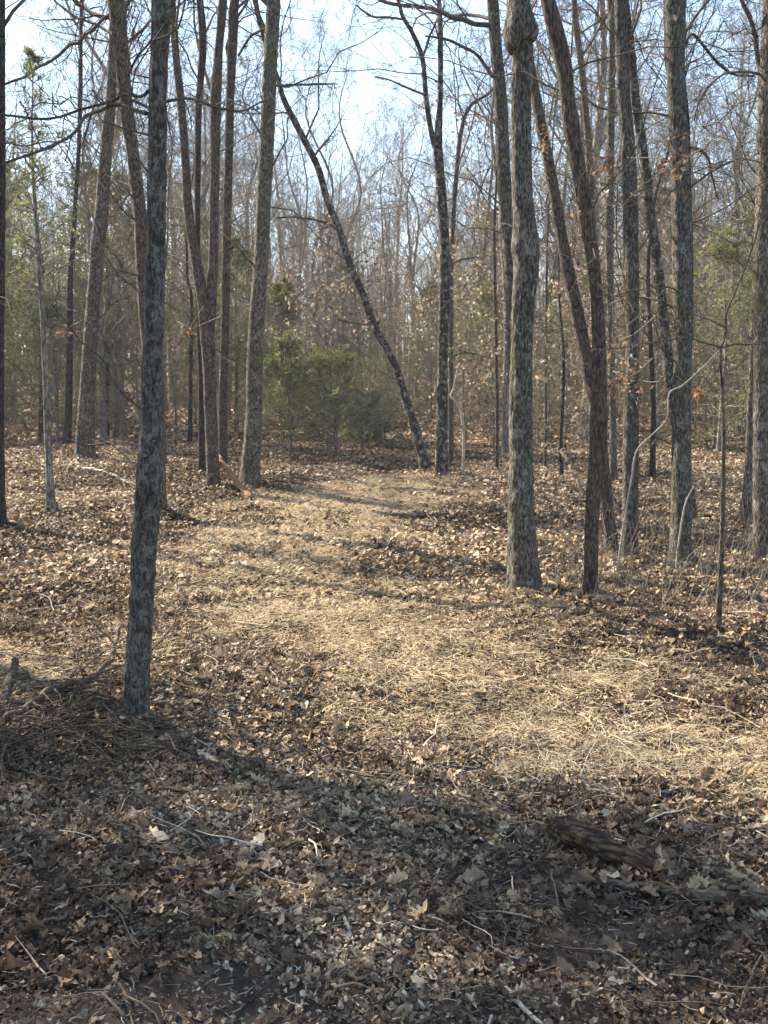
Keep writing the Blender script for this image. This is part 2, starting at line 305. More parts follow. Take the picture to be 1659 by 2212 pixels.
# ------------------------------------------------------------------ the trees one can tell apart
hero_rng = np.random.default_rng(11)
bases = []
def hero(pl, label, mat='oak', sides=40, height=12.5, limbs=(), forks=(), crown=(13, 6, 5, 4), lean=None, t_low=.46, side_twigs=12, flare=.35, seed=1, Y=None, group='large bare oaks around the clearing', amp=.06, rings=40, name='oak_tree', leaves=0, bias=0., dense=1):
    rng = np.random.default_rng(seed)
    base = ground(pl[0][0], pl[0][1]-4); D = base[1] if Y is None else Y
    if Y is not None: base = at(pl[0][0], pl[0][1], Y); base[2] = H(base[0], base[1])
    def conv(pts):
        r = []
        for q in pts:
            x, y, w_ = q[:3]; dy = q[3] if len(q) > 3 else 0
            p_ = at(x, y, D+dy); r.append([*p_, w_/2/F*vdepth(p_)*.94])
        return np.array(r)
    c = conv(pl); c[0, 2] = min(c[0, 2], float(H(c[0, 0], c[0, 1])))-.12; 
    top = c[-1]; d = c[-1, :3]-c[-2, :3]; d = d/np.linalg.norm(d); d = d+np.array([0, 0, .8]); d /= np.linalg.norm(d); ext = []; q = top.copy(); r0 = top[3]
    if height and top[2] < height:
        nst = 7; st = (height-top[2])/nst
        for k in range(nst):
            d = d+rng.normal(size=3)*.09; d[2] += .1; d /= np.linalg.norm(d); q = q.copy(); q[:3] += d*st; q[3] = r0*(1-(k+1)/nst*.85); ext.append(q)
    full = np.vstack([c]+([np.array(ext)] if ext else []))
    Lr = np.linalg.norm(np.diff(full[:, :3], axis=0), axis=1).sum(); K = int(max(24, Lr*rings)); rs = resample(full, K)
    org = np.array([rs[0, 0], rs[0, 1], H(rs[0, 0], rs[0, 1])])
    g = Geo(); tubes(g, rs[None, :, :3], rs[None, :, 3], sides, disp=barkdisp(seed, K, Lr, amp=amp, flare=flare))
    fk = []
    for f in forks:
        cf = conv(f); 
        if height:
            d = cf[-1, :3]-cf[-2, :3]; d /= np.linalg.norm(d); q = cf[-1].copy(); ex = []
            for k in range(5):
                d = d+rng.normal(size=3)*.1; d[2] += .12; d /= np.linalg.norm(d); q = q.copy(); q[:3] += d*max(.2, (height-cf[-1, 2]))*.2; q[3] *= .72; ex.append(q)
            cf = np.vstack([cf, ex])
        lf = np.linalg.norm(np.diff(cf[:, :3], axis=0), axis=1).sum(); kf = int(max(12, lf*rings*.6)); rf = resample(cf, kf); fk.append(rf)
        tubes(g, rf[None, :, :3], rf[None, :, 3], max(8, sides//2), disp=barkdisp(seed+3, kf, lf, amp=amp, flare=0))
    bases.append((org[0], org[1], rs[6, 3]))
    root = empty(name, org); tag(root, label, 'tree', group)
    g.build('trunk', M[mat], root, org)
    cg = Geo(); lv = []
    for st in [rs]+fk:
        s2 = resample(st, 30)[None]
        if crown and height:
            lv += crown_levels(rng, cg, s2[..., :3], s2[..., 3], crown, (.30, .5, .5, .55), (52, 50, 48, 48), (9, 7, 5, 4), t0=t_low)
        if side_twigs:
            a = spawn(rng, s2[..., :3], s2[..., 3], side_twigs, .16, t_low+.15, .12, 68, .14, 8, .3, .06, rmin=.005, taper=-.4); tubes(cg, a[0], a[1], 4)
            b_ = spawn(rng, a[0], a[1], 6, .2, 1, .5, 45, .6, 5, .3, .05, rmin=.0028); tubes(cg, b_[0], b_[1], 3); lv.append(b_)
            c_ = spawn(rng, b_[0], b_[1], 4, .2, 1, .55, 45, .6, 4, .3, .05, rmin=.002); tubes(cg, c_[0], c_[1], 3); lv.append(c_)
    for lb in limbs:
        cl = conv(lb); ll = np.linalg.norm(np.diff(cl[:, :3], axis=0), axis=1).sum(); kl = int(max(16, ll*16)); rl = resample(cl, kl)
        rl[:, :3] += np.stack([vn(np.arange(kl)*.35+7*j, np.full(kl, seed*3.3), s=j) for j in range(3)], 1)*.045*ll/2
        lg = Geo(); tubes(lg, rl[None, :, :3], rl[None, :, 3], 10, disp=barkdisp(seed+5, kl, ll, amp=.08, flare=0))
        lg.build('limb', M['limb'], root, org)
        s2 = resample(rl, 20)[None]
        a = spawn(rng, s2[..., :3], s2[..., 3], int(6+ll*3*dense), .1, 1, .22, 55, .45, 7, .3, .05, rmin=.004, taper=.2); tubes(cg, a[0], a[1], 4)
        b_ = spawn(rng, a[0], a[1], 4, .2, 1, .5, 48, .55, 5, .3, .04, rmin=.002); tubes(cg, b_[0], b_[1], 3); lv.append(b_)
        c_ = spawn(rng, b_[0], b_[1], 3, .2, 1, .5, 45, .6, 4, .3, .0, rmin=.0014); tubes(cg, c_[0], c_[1], 3)
    if cg.n: cg.build('crown', M['limb'], root, org)
    if leaves and lv:
        pts = np.concatenate([l[0][:, 1:].reshape(-1, 3) for l in lv[-2:]]); pk = pts[rng.integers(0, len(pts), leaves//6)]
        pos = np.repeat(pk, 6, 0)+rng.normal(size=(len(pk)*6, 3))*.05; lg = Geo(); leafcards(lg, rng, pos, .05 if D < 14 else .08); lg.build('withered_leaves', M['dry'], root, org, attr=True)
    return root

hero([(290,1570,70),(294,1500,62),(301,1386,57),(311,1206,56),(319,1071,57),(328,819,49),(338,531,43),(341,199,42),(349,0,44),(352,-200,42)],
  'nearest tree, dark trunk crusted with grey green lichen, left of the path', 'lichen_oak', sides=96, rings=90, height=9, seed=1, flare=.3, amp=.11,
  limbs=[[(319,247,11),(288,236,9,.1),(252,225,9,.2),(216,241,8,.2),(191,252,8,.1),(169,281,8,0),(126,306,7,-.1),(86,329,7,-.2),(29,349,6,-.2),(-40,375,5,-.2)],
         [(321,200,9),(306,209,8,.1),(274,202,7,.2),(257,212,7,.3),(234,223,6,.3),(180,239,6,.3),(90,257,6,.2),(0,250,5,.2),(-60,240,4,.2)],
         [(257,212,6,.3),(262,195,6,.3),(274,169,6,.3),(299,119,6,.2),(346,83,5,-.15),(382,61,5,-.2),(400,0,4,-.2),(410,-60,4,-.2)],
         [(360,220,8),(380,216,7,0),(407,212,7,-.1),(443,223,6,-.1),(468,234,6,0),(500,238,5,0),(526,238,5,.1),(576,216,4,.2)]],
  crown=(8, 6, 5, 4), t_low=.55)
hero([(183,990,58),(184,955,44),(190,819,36),(200,675,32),(211,531,32),(218,468,31),(229,324,29),(239,216,25),(243,120,21),(246,0,17),(247,-60,16)],
  'stout oak with flared base and sunlit left edge, behind and left of the nearest tree', 'oak', seed=2, height=13, flare=.3)
hero([(347,1122,34),(344,1050,34),(340,950,33),(322,760,33),(311,620,32),(302,468,31),(286,324,30),(272,216,32),(258,72,36),(250,0,42),(243,-90,40)],
  'oak leaning left whose foot hides behind the nearest lichened trunk', 'brown_oak', seed=3, height=11,
  limbs=[[(238,30,8),(205,60,8,.2),(150,100,8,.6),(90,140,7,.8),(30,175,6,.9),(-40,200,5,1)]])
hero([(463,1056,38),(461,1020,31),(455,891,29),(446,711,31),(424,567,25),(408,468,22),(399,324,20),(390,216,19),(379,108,17),(372,0,15)],
  'forked oak with two stems parting halfway up, left of the splintered red stick', 'brown_oak', seed=4, height=13, flare=.25,
  forks=[[(449,760,20),(456,680,22),(459,600,23),(461,531,22),(464,360,23),(466,216,27),(473,108,20),(481,0,20)]])
hero([(436,1025,18),(435,900,14),(434,800,14),(427,600,13),(427,400,14),(430,216,15),(438,100,18),(432,0,17)],
  'slim dark oak standing just behind the forked oak', 'dark_oak', seed=5, height=13, sides=24, flare=.2)
hero([(482,1012,22),(481,890,20),(486,711,20),(489,531,20),(492,430,19),(497,216,20),(503,72,23),(507,0,22)],
  'straight slender oak between the forked oak and the pale footed oak', 'brown_oak', seed=6, height=14, sides=28, flare=.2)
hero([(537,1052,54),(540,1010,43),(545,960,41),(548,891,38),(554,711,37),(566,531,34),(573,360,34),(582,180,33),(592,0,32),(600,-120,30)],
  'thick straight oak with yellowish mossy foot beside the brush pile, left edge of the path', 'oak', seed=7, height=13, flare=.3,
  limbs=[[(590,186,6),(640,184,5,.2),(690,180,5,.3),(730,182,2,.4)],[(575,62,6),(540,80,6,.2),(515,120,5,.4)]])
hero([(-6,1150,46),(-2,1080,28),(0,960,20),(0,800,19),(1,400,22),(-2,0,26),(-3,-80,26)], 'trunk cut by the left border of the view', 'dark_oak', seed=8, height=12, sides=28)
hero([(923,1028,34),(916,1000,25),(905,955,23),(886,891,21),(851,783,18),(812,711,18),(785,639,17),(757,576,17),(730,490,16),(707,432,16),(686,360,15),(650,288,15),(614,216,13),(600,170,11),(575,100,9)],
  'black trunk leaning steeply left with pale lichen spots, from the foot of the upright one', 'dark_lichen', seed=9, height=11, sides=28, flare=.25, side_twigs=14, t_low=.5, leaves=60,
  limbs=[[(676,340,6),(700,310,6,.3),(712,295,4,.5),(730,270,2.5,.6),(750,235,1.5,.6)],[(735,500,5),(700,480,5,-.3),(650,470,4,-.6),(600,470,4,-.8)],[(810,700,5),(780,700,4,-.3),(730,690,4,-.5)]])
hero([(955,1032,38),(954,1000,31),(955,891,27),(958,711,24),(960,531,23),(956,450,24),(949,360,22),(946,315,21),(951,216,13),(951,90,13),(948,0,10),(940,-40,9)],
  'upright black trunk blotched with pale lichen, forking high above the path', 'dark_lichen', seed=10, height=12.5, sides=32, flare=.25, side_twigs=14, t_low=.5, leaves=60,
  forks=[[(944,330,15),(933,290,13),(921,216,12),(912,126,11),(890,70,10),(870,36,9),(860,0,8)]],
  limbs=[[(912,126,6),(925,90,6,.1),(938,52,5,.2),(960,10,5,.3)],[(918,205,5),(880,190,5,-.3),(840,172,4,-.5),(810,165,4,-.6)],
         [(872,42,5),(840,38,5,-.2),(800,34,5,-.4),(770,10,4,-.6)],[(975,570,6),(1000,560,5,.2),(1030,555,4,.4)],[(972,770,4),(1010,762,4,-.2),(1050,770,3,-.4)]])
hero([(975,1005,12),(974,800,11),(974,600,11),(978,500,11),(984,400,11),(995,290,10),(1015,230,8),(1062,195,6)],
  'thin crooked oak just right of the upright black trunk', 'brown_oak', seed=12, height=11, sides=16, leaves=300, group='slim oaks behind the clearing')
hero([(1138,1297,80),(1134,1240,72),(1130,1170,66),(1126,1107,60),(1124,891,53),(1128,711,50),(1137,575,60),(1136,530,64),(1131,460,50),(1128,396,47),(1127,252,47),(1128,115,52),(1122,95,66),(1124,66,82),(1121,35,66),(1120,0,53),(1122,-100,48)],
  'thickest oak right of the path with a swollen burl near the top of view', 'oak', sides=90, rings=80, seed=13, height=11, flare=.3, amp=.09, side_twigs=0)
hero([(1122,1130,38),(1115,891,34),(1108,650,32),(1099,504,32),(1087,360,32),(1081,216,30),(1071,108,28),(1065,0,27),(1060,-80,26)],
  'oak half hidden behind the thickest oak, with a mossy limb over the path', 'oak', seed=14, height=12,
  limbs=[[(1056,54,12),(999,45,12,-.2),(956,27,10,-.4),(909,18,9,-.6),(866,14,8,-.8),(819,0,7,-1),(790,-20,5,-1.1)],
         [(1065,165,8),(1040,130,8,-.2),(1000,100,7,-.3),(960,85,6,-.5),(920,80,4,-.6)]])
hero([(1322,1208,34),(1318,1150,30),(1312,1110,32),(1300,1000,34),(1290,900,33),(1272,800,31),(1262,747,29),(1240,639,29),(1219,540,27),(1200,432,26),(1179,324,25),(1163,240,24),(1150,170,22),(1135,80,20)],
  'oak leaning left behind the bent reddish trunk', 'brown_oak', seed=15, height=11, flare=.2)
hero([(1273,1302,42),(1275,1270,36),(1276,1230,33),(1279,1107,33),(1290,999,37),(1294,891,39),(1294,747,33),(1289,639,30),(1279,540,31),(1262,432,32),(1244,324,33),(1235,270,38),(1227,216,33),(1219,144,37),(1202,72,40),(1184,0,34),(1172,-70,34)],
  'sinuous oak with bent reddish upper trunk right of the thickest oak', 'red_oak', sides=64, rings=60, seed=16, height=10.5, flare=.25, leaves=60)
hero([(1362,1222,48),(1361,1180,40),(1361,1150,38),(1362,1071,36),(1364,891,34),(1366,711,30),(1362,504,34),(1357,324,32),(1347,180,30),(1341,0,28),(1337,-80,27)],
  'straight dark oak with dry leaves at its middle, right of the sinuous trunk', 'oak', sides=48, rings=50, seed=17, height=12, flare=.25, leaves=60)
hero([(1325,1046,20),(1324,891,16),(1320,711,16),(1316,531,20),(1318,400,18),(1320,216,17),(1322,60,15),(1318,0,15)],
  'mossy pale oak glimpsed just left of the straight dark oak', 'oak', seed=18, height=13, sides=24)
hero([(1302,1035,22),(1292,700,20),(1284,560,17),(1276,432,17),(1272,324,17),(1266,252,16),(1256,144,15),(1244,54,14),(1240,0,13)],
  'distant oak passing behind the sinuous reddish trunk', 'brown_oak', seed=19, height=13, sides=20)
hero([(1498,1140,28),(1487,1050,25),(1468,950,26),(1450,850,26),(1439,747,26),(1428,639,24),(1419,560,23),(1405,468,22),(1394,360,21),(1378,252,20),(1370,180,19),(1362,90,17),(1352,0,14)],
  'black leaning oak crossing behind the thick oak at right', 'dark_lichen', seed=20, height=12, sides=32, side_twigs=9, leaves=60)
hero([(1475,1227,62),(1472,1195,52),(1471,1170,47),(1473,1071,46),(1473,891,42),(1475,711,39),(1474,531,45),(1469,360,42),(1461,180,42),(1459,0,48),(1456,-80,44)],
  'thick straight oak with flared foot, in front of the black leaning oak', 'oak', sides=72, rings=60, seed=21, height=11.5, flare=.3,
  limbs=[[(1480,75,7),(1500,40,7,.1),(1530,0,6,.2),(1540,-30,5,.3)],[(1483,95,8),(1500,75,7,.2),(1545,130,7,.3),(1580,160,5,.4),(1630,165,4,.5)],
         [(1492,320,7),(1515,325,7,.1),(1532,345,6,.2),(1538,385,5,.3),(1550,430,4,.4)]])
hero([(1650,1220,60),(1648,1180,50),(1648,1107,46),(1649,891,44),(1650,700,44),(1652,531,46),(1655,360,46),(1660,216,44),(1664,100,42),(1668,0,40)],
  'thick dark trunk cut by the right border of the view', 'oak', sides=64, rings=50, seed=22, height=11.5, flare=.2,
  limbs=[[(1650,190,14),(1638,119,12,.1),(1624,54,10,.1),(1602,0,9,.1),(1590,-50,7,.1)],[(1640,160,6),(1600,155,6,-.2),(1560,160,5,-.3),(1520,200,4,-.4),(1500,260,3,-.4)]])
hero([(1608,1140,42),(1612,1090,27),(1616,1040,22),(1620,950,19),(1625,800,17),(1632,650,16),(1640,450,15),(1650,250,13)],
  'pale sunlit trunk just left of the right border trunk', 'oak', seed=23, height=11, sides=28)
hero([(143,968,18),(148,891,16),(151,711,14),(152,603,12),(157,531,11),(163,432,10),(170,324,10),(174,180,9),(176,0,7)],
  'thin dark tree immediately left of the stout flared oak', 'dark_oak', seed=24, height=11, sides=20, leaves=120)
SLIM = 'slim trees among the undergrowth'
hero([(232,957,10),(232,900,9),(233,800,8),(232,700,7),(236,560,5)], 'slim tree between the stout flared oak and the nearest trunk', 'dark_oak', seed=25, height=7, sides=12, group=SLIM, crown=(10,5,4), t_low=.3)
hero([(410,962,12),(411,900,10),(412,800,9),(414,650,7)], 'slim tree right of the nearest trunk, before the cedars', 'dark_oak', seed=26, height=7, sides=12, group=SLIM, crown=(10,5,4), t_low=.3, leaves=300)
hero([(88,966,12),(88,900,10),(89,820,8),(88,700,6)], 'slim tree left of the lit thin cedar trunk', 'dark_oak', seed=27, height=6, sides=12, group=SLIM, crown=(10,5,4), t_low=.3)
hero([(1213,1037,12),(1212,1000,10),(1211,960,10),(1216,850,8),(1217,760,7),(1208,640,5),(1207,560,4)], 'crooked sapling with a dead stick leaning on its base, between thickest and sinuous oaks', 'dark_oak', seed=28, height=7, sides=12, group=SLIM, crown=(12,5,4), t_low=.3, leaves=400)
hero([(999,1030,6),(1001,980,6),(1001,927,6),(996,891,6),(985,870,6),(974,855,5),(980,838,4),(983,823,3),(990,790,3)], 'pale crooked sapling right of the upright black trunk', 'pale', seed=29, height=0, sides=8, group=SLIM, crown=None, side_twigs=3, name='sapling', flare=.1, amp=.03)
hero([(355,1010,12),(354,950,10),(352,880,8),(349,780,7),(347,650,5)], 'thin trunk peeping out right of the nearest tree', 'brown_oak', seed=30, height=7, sides=12, group=SLIM, crown=(10,5,4), t_low=.4)
hero([(1483,1160,14),(1484,1000,13),(1488,800,13),(1492,600,12),(1488,400,11)], 'thin oak hidden behind the thick flared oak at right', 'dark_oak', seed=31, height=9, sides=14, group=SLIM)
hero([(1410,1040,17),(1410,980,14),(1412,900,13),(1408,800,11),(1400,600,9)], 'short dark trunk seen between the straight dark oak and the thick flared oak', 'dark_oak', seed=32, height=8, sides=14, group=SLIM, leaves=100)
hero([(1178,1020,8),(1179,900,7),(1180,700,6),(1183,500,5)], 'pale slim tree right of the thickest oak', 'brown_oak', seed=33, height=8, sides=12, group=SLIM, leaves=300)
hero([(1073,1020,9),(1074,900,8),(1072,760,8),(1068,560,7)], 'reddish slim tree left of the thickest oak', 'brown_oak', seed=34, height=8, sides=12, group=SLIM, leaves=500)
hero([(1093,1100,22),(1093,900,19),(1096,760,17),(1092,600,15)], 'grey trunk glimpsed against the left side of the thickest oak', 'far_oak', seed=35, height=9, sides=16, group=SLIM, Y=22)

# near saplings on the right
sap = hero([(1551,1380,16),(1556,1250,13),(1561,1107,11),(1563,930,9),(1560,840,8),(1556,790,7),(1556,752,6)], 'dark slender sapling with pale twisting upper twigs, front right', 'brown_oak', sides=20, rings=50, seed=36, height=0, crown=None, side_twigs=0, name='sapling', flare=.1, group='saplings at the right', dense=.6,
  limbs=[[(1556,754,6),(1567,725,5,0),(1567,682,5,0),(1585,632,5,0),(1603,592,4,0),(1625,531,4,0),(1640,480,3,0)],
         [(1555,752,5),(1515,738,4,-.1),(1476,729,4,-.2),(1404,740,4,-.3),(1361,749,3,-.4),(1314,751,2,-.5)],
         [(1556,754,5),(1584,744,5,.0),(1620,743,4,.1),(1641,733,4,.2),(1670,690,3,.2)],
         [(1568,710,4),(1530,690,3,-.1),(1495,678,3,-.1),(1440,655,3,-.2),(1410,632,3,-.2),(1380,628,3,-.3),(1330,636,2,-.3),(1290,640,2,-.3)]])
hero([(1328,1265,6),(1338,1200,5),(1350,1115,4.5),(1365,1030,4.5),(1375,975,4),(1408,940,4),(1440,905,3.5),(1446,850,3.5),(1475,832,3),(1520,792,3),(1553,757,3)],
  'pale thin sapling arching up right across the dark oaks', 'pale', sides=10, rings=50, seed=37, height=0, crown=None, side_twigs=2, name='sapling', flare=.1, group='saplings at the right', amp=.03,
  limbs=[[(1475,832,4),(1483,850,3,0),(1486,900,3,0),(1487,950,2,0)],[(1500,815,3),(1520,815,3,0),(1540,840,2,0)],[(1408,940,3),(1430,950,3,.1),(1450,960,2,.2)]], dense=.5)
hero([(1458,1258,6),(1462,1210,5),(1468,1160,5),(1480,1090,4),(1499,1050,3)], 'short pale stem before the thick flared oak', 'pale', sides=8, rings=50, seed=38, height=0, crown=None, side_twigs=3, name='sapling', flare=.1, group='saplings at the right', amp=.03)

# ------------------------------------------------------------------ cedars
def cedar_parts(rng, h, rw, thin=1.0, low=.12, sparse=1., droop=.05, nb=70, size=.075, rt=None):
    K = 16; z = np.linspace(0, h, K); pts = np.stack([vn(z*.5, z*0+rng.random()*9)*.3*z/h, vn(z*.5+5, z*0+rng.random()*9)*.3*z/h, z], 1)
    rad = (rt or h*.013)*(1-z/h*.93); tg = Geo(); tubes(tg, pts[None], rad[None], 12, disp=barkdisp(3, K, h, amp=.05, flare=.3)); 
    t = np.sort(rng.random(nb))**1.0*(1-low)+low; az = rng.random(nb)*2*math.pi; base = np.stack([np.interp(t*h, z, pts[:, j]) for j in range(3)], 1)
    prof = rw*np.clip((1-t)*1.15+.06, 0, 1)**.8*np.clip((t-low)*5+.55, 0, 1)*rng.uniform(.6, 1.2, nb); K2 = 8; d = np.stack([np.cos(az), np.sin(az), np.full(nb, .35)+.5*t], 1); d = nrm(d)
    B = np.zeros((nb, K2, 3)); B[:, 0] = base
    for k in range(1, K2):
        d = d+rng.normal(size=(nb, 3))*.12; d[:, 2] -= droop; d = nrm(d); B[:, k] = B[:, k-1]+d*(prof/(K2-1))[:, None]
    Rb = (.012*(1-t)+.004)[:, None]*np.linspace(1, .3, K2)[None]; tubes(tg, B, Rb, 4)
    s1 = spawn(rng, B, Rb, 9, .15, 1, .42, 50, .5, 5, .2, .12, rmin=.002); tubes(tg, s1[0], s1[1], 3)
    s2 = spawn(rng, s1[0], s1[1], 6, .1, 1, .55, 45, .5, 4, .25, .15, rmin=.001)
    fg = Geo(); P = s2[0]; M_ = len(P); per = int(10*sparse)+1
    tt = rng.random((M_, per))*2.99; ii = tt.astype(int); ff = (tt-ii)[..., None]; ar = np.arange(M_)[:, None]
    keep = rng.random(M_) < np.clip(.75*sparse, .25, 1)
    pos = (P[ar, ii]*(1-ff)+P[ar, np.minimum(ii+1, 3)]*ff)[keep].reshape(-1, 3); dd = np.repeat(nrm(P[:, -1]-P[:, 0])[keep], per, 0)
    n_ = len(pos); dd = nrm(dd+rng.normal(size=(n_, 3))*.65); dd[:, 2] += .15; u = nrm(np.cross(dd, rng.normal(size=(n_, 3)))); Lz = (size*rng.uniform(.5, 1.3, n_))[:, None]; W = Lz*.12
    v = np.stack([pos-u*W, pos+u*W, pos+dd*Lz], 1); br = np.repeat(np.repeat(rng.random(nb), 54)[keep[:nb*54]] if len(keep) == nb*54 else rng.random(keep.sum()), per)
    fg.add(v, t=np.arange(n_*3).reshape(-1, 3), a=np.repeat(np.clip(.55*rng.random(n_)+.45*br, 0, 1), 3))
    return tg, fg
def make_cedar(label, loc, rz=0, group='cedars in the wood', **k):
    rng = np.random.default_rng(int(k.pop('seed', 1))); tg, fg = cedar_parts(rng, **k)
    r = empty('cedar_tree', loc, rz); tag(r, label, 'tree', group); tg.build('trunk', M['far_oak'], r); fg.build('crown', M['cedar'], r, attr=True, smooth=False); return r
def gp(px, py): return ground(px, py)
def gxy(x, y): return np.array([x, y, float(H(x, y))-.03])
cA = make_cedar('dark green bushy cedar at the end of the path, left of the leaning trunk', gp(725, 990), seed=1, h=2.0, rw=2.2, low=.08, nb=110, rt=.03, size=.06, sparse=.6)
cB = make_cedar('taller cedar behind the bushy one, right of the mossy footed oak', gp(628, 985), seed=2, h=2.25, rw=1.4, low=.15, nb=80, rt=.035, sparse=.5)
cC = make_cedar('small dark cedar squatting right of the bushy cedar', gp(795, 968), seed=3, h=1.25, rw=1.0, low=.05, nb=60, rt=.02)
cD = make_cedar('tall thin cedar with sunlit pale trunk, left of the stout flared oak', gp(111, 1108), seed=4, h=5.5, rw=.95, low=.45, nb=80, rt=.055, sparse=.22, size=.06)
cE = make_cedar('wide pale green cedar behind the stout flared oak', gxy(-6.6, 27), seed=5, h=6.5, rw=2.6, low=.08, nb=120, sparse=.7, size=.09)
cF = make_cedar('loose cedar left of the right border trunk', gxy(7.1, 22.5), seed=6, h=4.6, rw=2.1, low=.06, nb=90, sparse=.6, size=.08)
for k, (x, y, s, src, lab) in enumerate([(-9.5, 24, 1.05, cE, 'big cedar at the left border, behind the border trunk'), (-4.0, 29, .8, cE, 'cedar behind the nearest lichened trunk'),
    (-8.4, 31, 1.15, cE, 'tall pale cedar deep in the wood at left'), (-10.8, 29, 1.2, cE, 'cedar deep in the wood beyond the left border trunk'), (-5.8, 35, 1.0, cE, 'distant cedar between the flared oak and nearest trunk'), (-2.6, 27.5, .62, cE, 'cedar filling the gap left of the mossy footed oak'),
    (9.4, 26, 1.2, cF, 'cedar behind the right border trunk'), (5.0, 29, 1.0, cF, 'cedar between the two thick oaks at right'), (2.9, 30, .9, cF, 'loose cedar behind the thickest oak'), (11.5, 33, 1.5, cF, 'far cedar beyond the right border'),
    (3.9, 38, 1.1, cE, 'distant pale cedar right of the thickest oak'), (-12.8, 37, 1.3, cE, 'far cedar at the left edge of the wood'), (-1.2, 33, .75, cE, 'cedar deep behind the bushy one'), (1.6, 36, .7, cE, 'pale cedar seen past the upright black trunk'), (7.6, 30, 1.0, cE, 'broad cedar behind the thick flared oak'), (-7.2, 23.5, .7, cF, 'small loose cedar left of the flared oak')]):
    dup(src, gxy(x, y), k*1.3, s, lab, 'cedars in the wood')
# cedars standing left of the view, whose shade covers the front of the clearing
shade = make_cedar('dense cedar standing left of the view', gxy(-4.6, 6.6), seed=9, h=6.6, rw=1.6, low=.12, nb=130, size=.11, sparse=.27, group='cedars left of the view')
for k, (x, y, s) in enumerate([(-5.2, 4.3, .9), (-7.0, 7.0, 1.1), (-3.8, 2.0, .7)]):
    dup(shade, gxy(x, y), 1+k*1.7, s, 'dense cedar standing left of the view, '+['nearest the frame', 'second from the clearing', 'behind the row', 'between the rows', 'closest to the camera', 'low in the row', 'farthest out', 'beside the camera'][k], 'cedars left of the view')

tall = make_cedar('tall cedar with bare lower trunk left of the view', gxy(-5.6, 9.0), seed=10, h=9.4, rw=1.7, low=.56, nb=120, size=.12, sparse=.34, group='cedars left of the view')  # unseen cedar added, its crown set high to shade the right foreground
# ------------------------------------------------------------------ the wood behind
def proto_oak(seed, h, r, label, ncrown, leaves=0, t0=.3, up=.14, twmat='twig', lens=(.36, .5, .5, .5), name='oak_tree', angs=(48, 46, 46, 46), wob=.2, rmin=.003, lsize=.1):
    rng = np.random.default_rng(seed); K = 26; z = np.linspace(0, h, K)
    pts = np.stack([vn(z*.35+seed, z*0+2, s=1)*.12*z, vn(z*.35+seed, z*0+9, s=2)*.12*z, z-.15], 1); rad = r*(1-(z/h)*.88)*(1+.5*np.exp(-z/.25))
    tg = Geo(); tubes(tg, pts[None], rad[None], 12, disp=barkdisp(seed, K, h, amp=.06, flare=.2)); cg = Geo()
    lv = crown_levels(rng, cg, pts[None], rad[None], ncrown, lens, angs, (9, 7, 5, 4), wob=wob, up=up, t0=t0, rmin=rmin)
    e = empty(name, (0, 0, 0)); tag(e, label, 'tree'); tg.build('trunk', M['far_oak'], e); cg.build('crown', M[twmat], e)
    if leaves:
        pts_ = np.concatenate([l[0][:, 1:].reshape(-1, 3) for l in lv[-2:]]); pts_ = pts_[pts_[:, 2] < h*.85]; pk = pts_[rng.integers(0, len(pts_), leaves//5)]
        pos = np.repeat(pk, 5, 0)+rng.normal(size=(len(pk)*5, 3))*.1; lg = Geo(); leafcards(lg, rng, pos, lsize); lg.build('withered_leaves', M['dry'], e, attr=True)
    return e
protos = [proto_oak(101, 14, .16, '', (22, 7, 6, 5), rmin=.0045, wob=.3, lens=(.45, .5, .5, .5), t0=.25), proto_oak(102, 15, .14, '', (20, 7, 6, 5), t0=.3, up=.2, rmin=.0045, wob=.28, lens=(.42, .5, .5, .5)), proto_oak(103, 12, .11, '', (24, 7, 6, 5), leaves=900, t0=.18, rmin=.0042, wob=.3, lens=(.45, .5, .5, .5)),
          proto_oak(104, 13.5, .12, '', (16, 7, 6, 5), t0=.25, up=.3, rmin=.0042, wob=.24, lens=(.5, .5, .5, .5), angs=(32, 34, 40, 45))]
under = [proto_oak(111, 4.6, .035, '', (28, 7, 6), leaves=650, t0=.12, lens=(.42, .5, .5), name='young_oak', rmin=.0028), proto_oak(112, 3.2, .025, '', (26, 7, 6), leaves=0, t0=.05, lens=(.5, .5, .5), name='young_oak', rmin=.0026),
         proto_oak(113, 6.2, .045, '', (30, 7, 6), leaves=220, t0=.15, up=.2, name='young_oak', lens=(.36, .5, .5), rmin=.0022), proto_oak(114, 2.0, .02, '', (26, 7, 6), leaves=300, t0=.03, lens=(.6, .5, .5), name='young_oak', rmin=.0026)]
rng = np.random.default_rng(77)
wood = []
def place(prs, n, y0, y1, gap, labs, group, smin, smax, half=.43, avoid=None, pw=1.):
    pts = []; used = set(); tries = 0
    while len(pts) < n and tries < n*60:
        tries += 1; y = y0+(y1-y0)*rng.random()**pw; x = rng.uniform(-1, 1)*(half*y+3)
        if avoid is not None and avoid(x, y): continue
        if any((x-a)**2+(y-b)**2 < gap*gap for a, b in pts): continue
        pts.append((x, y))
    for x, y in pts:
        j = int(rng.integers(len(prs))); s = rng.uniform(smin, smax); side = 'left' if x/y < -.12 else ('right' if x/y > .12 else 'middle')
        lab = labs[j].format(side=side, far='far back' if y > (y0+y1)/2 else 'at the near edge')
        loc = gxy(x, y); kindlab = labs[j].split(',')[0]
        if j in used: wood.append((dup(prs[j], loc, rng.random()*6.28, s, lab, group), kindlab, x, y))
        else:
            used.add(j); p_ = prs[j]; p_.location = loc; p_.rotation_euler = (0, 0, rng.random()*6.28); p_.scale = (s,)*3; p_['label'] = lab; p_['group'] = group; wood.append((p_, kindlab, x, y))
midgap = lambda x, y: (-1.2 < x/y*10 < .75 and y < 40)
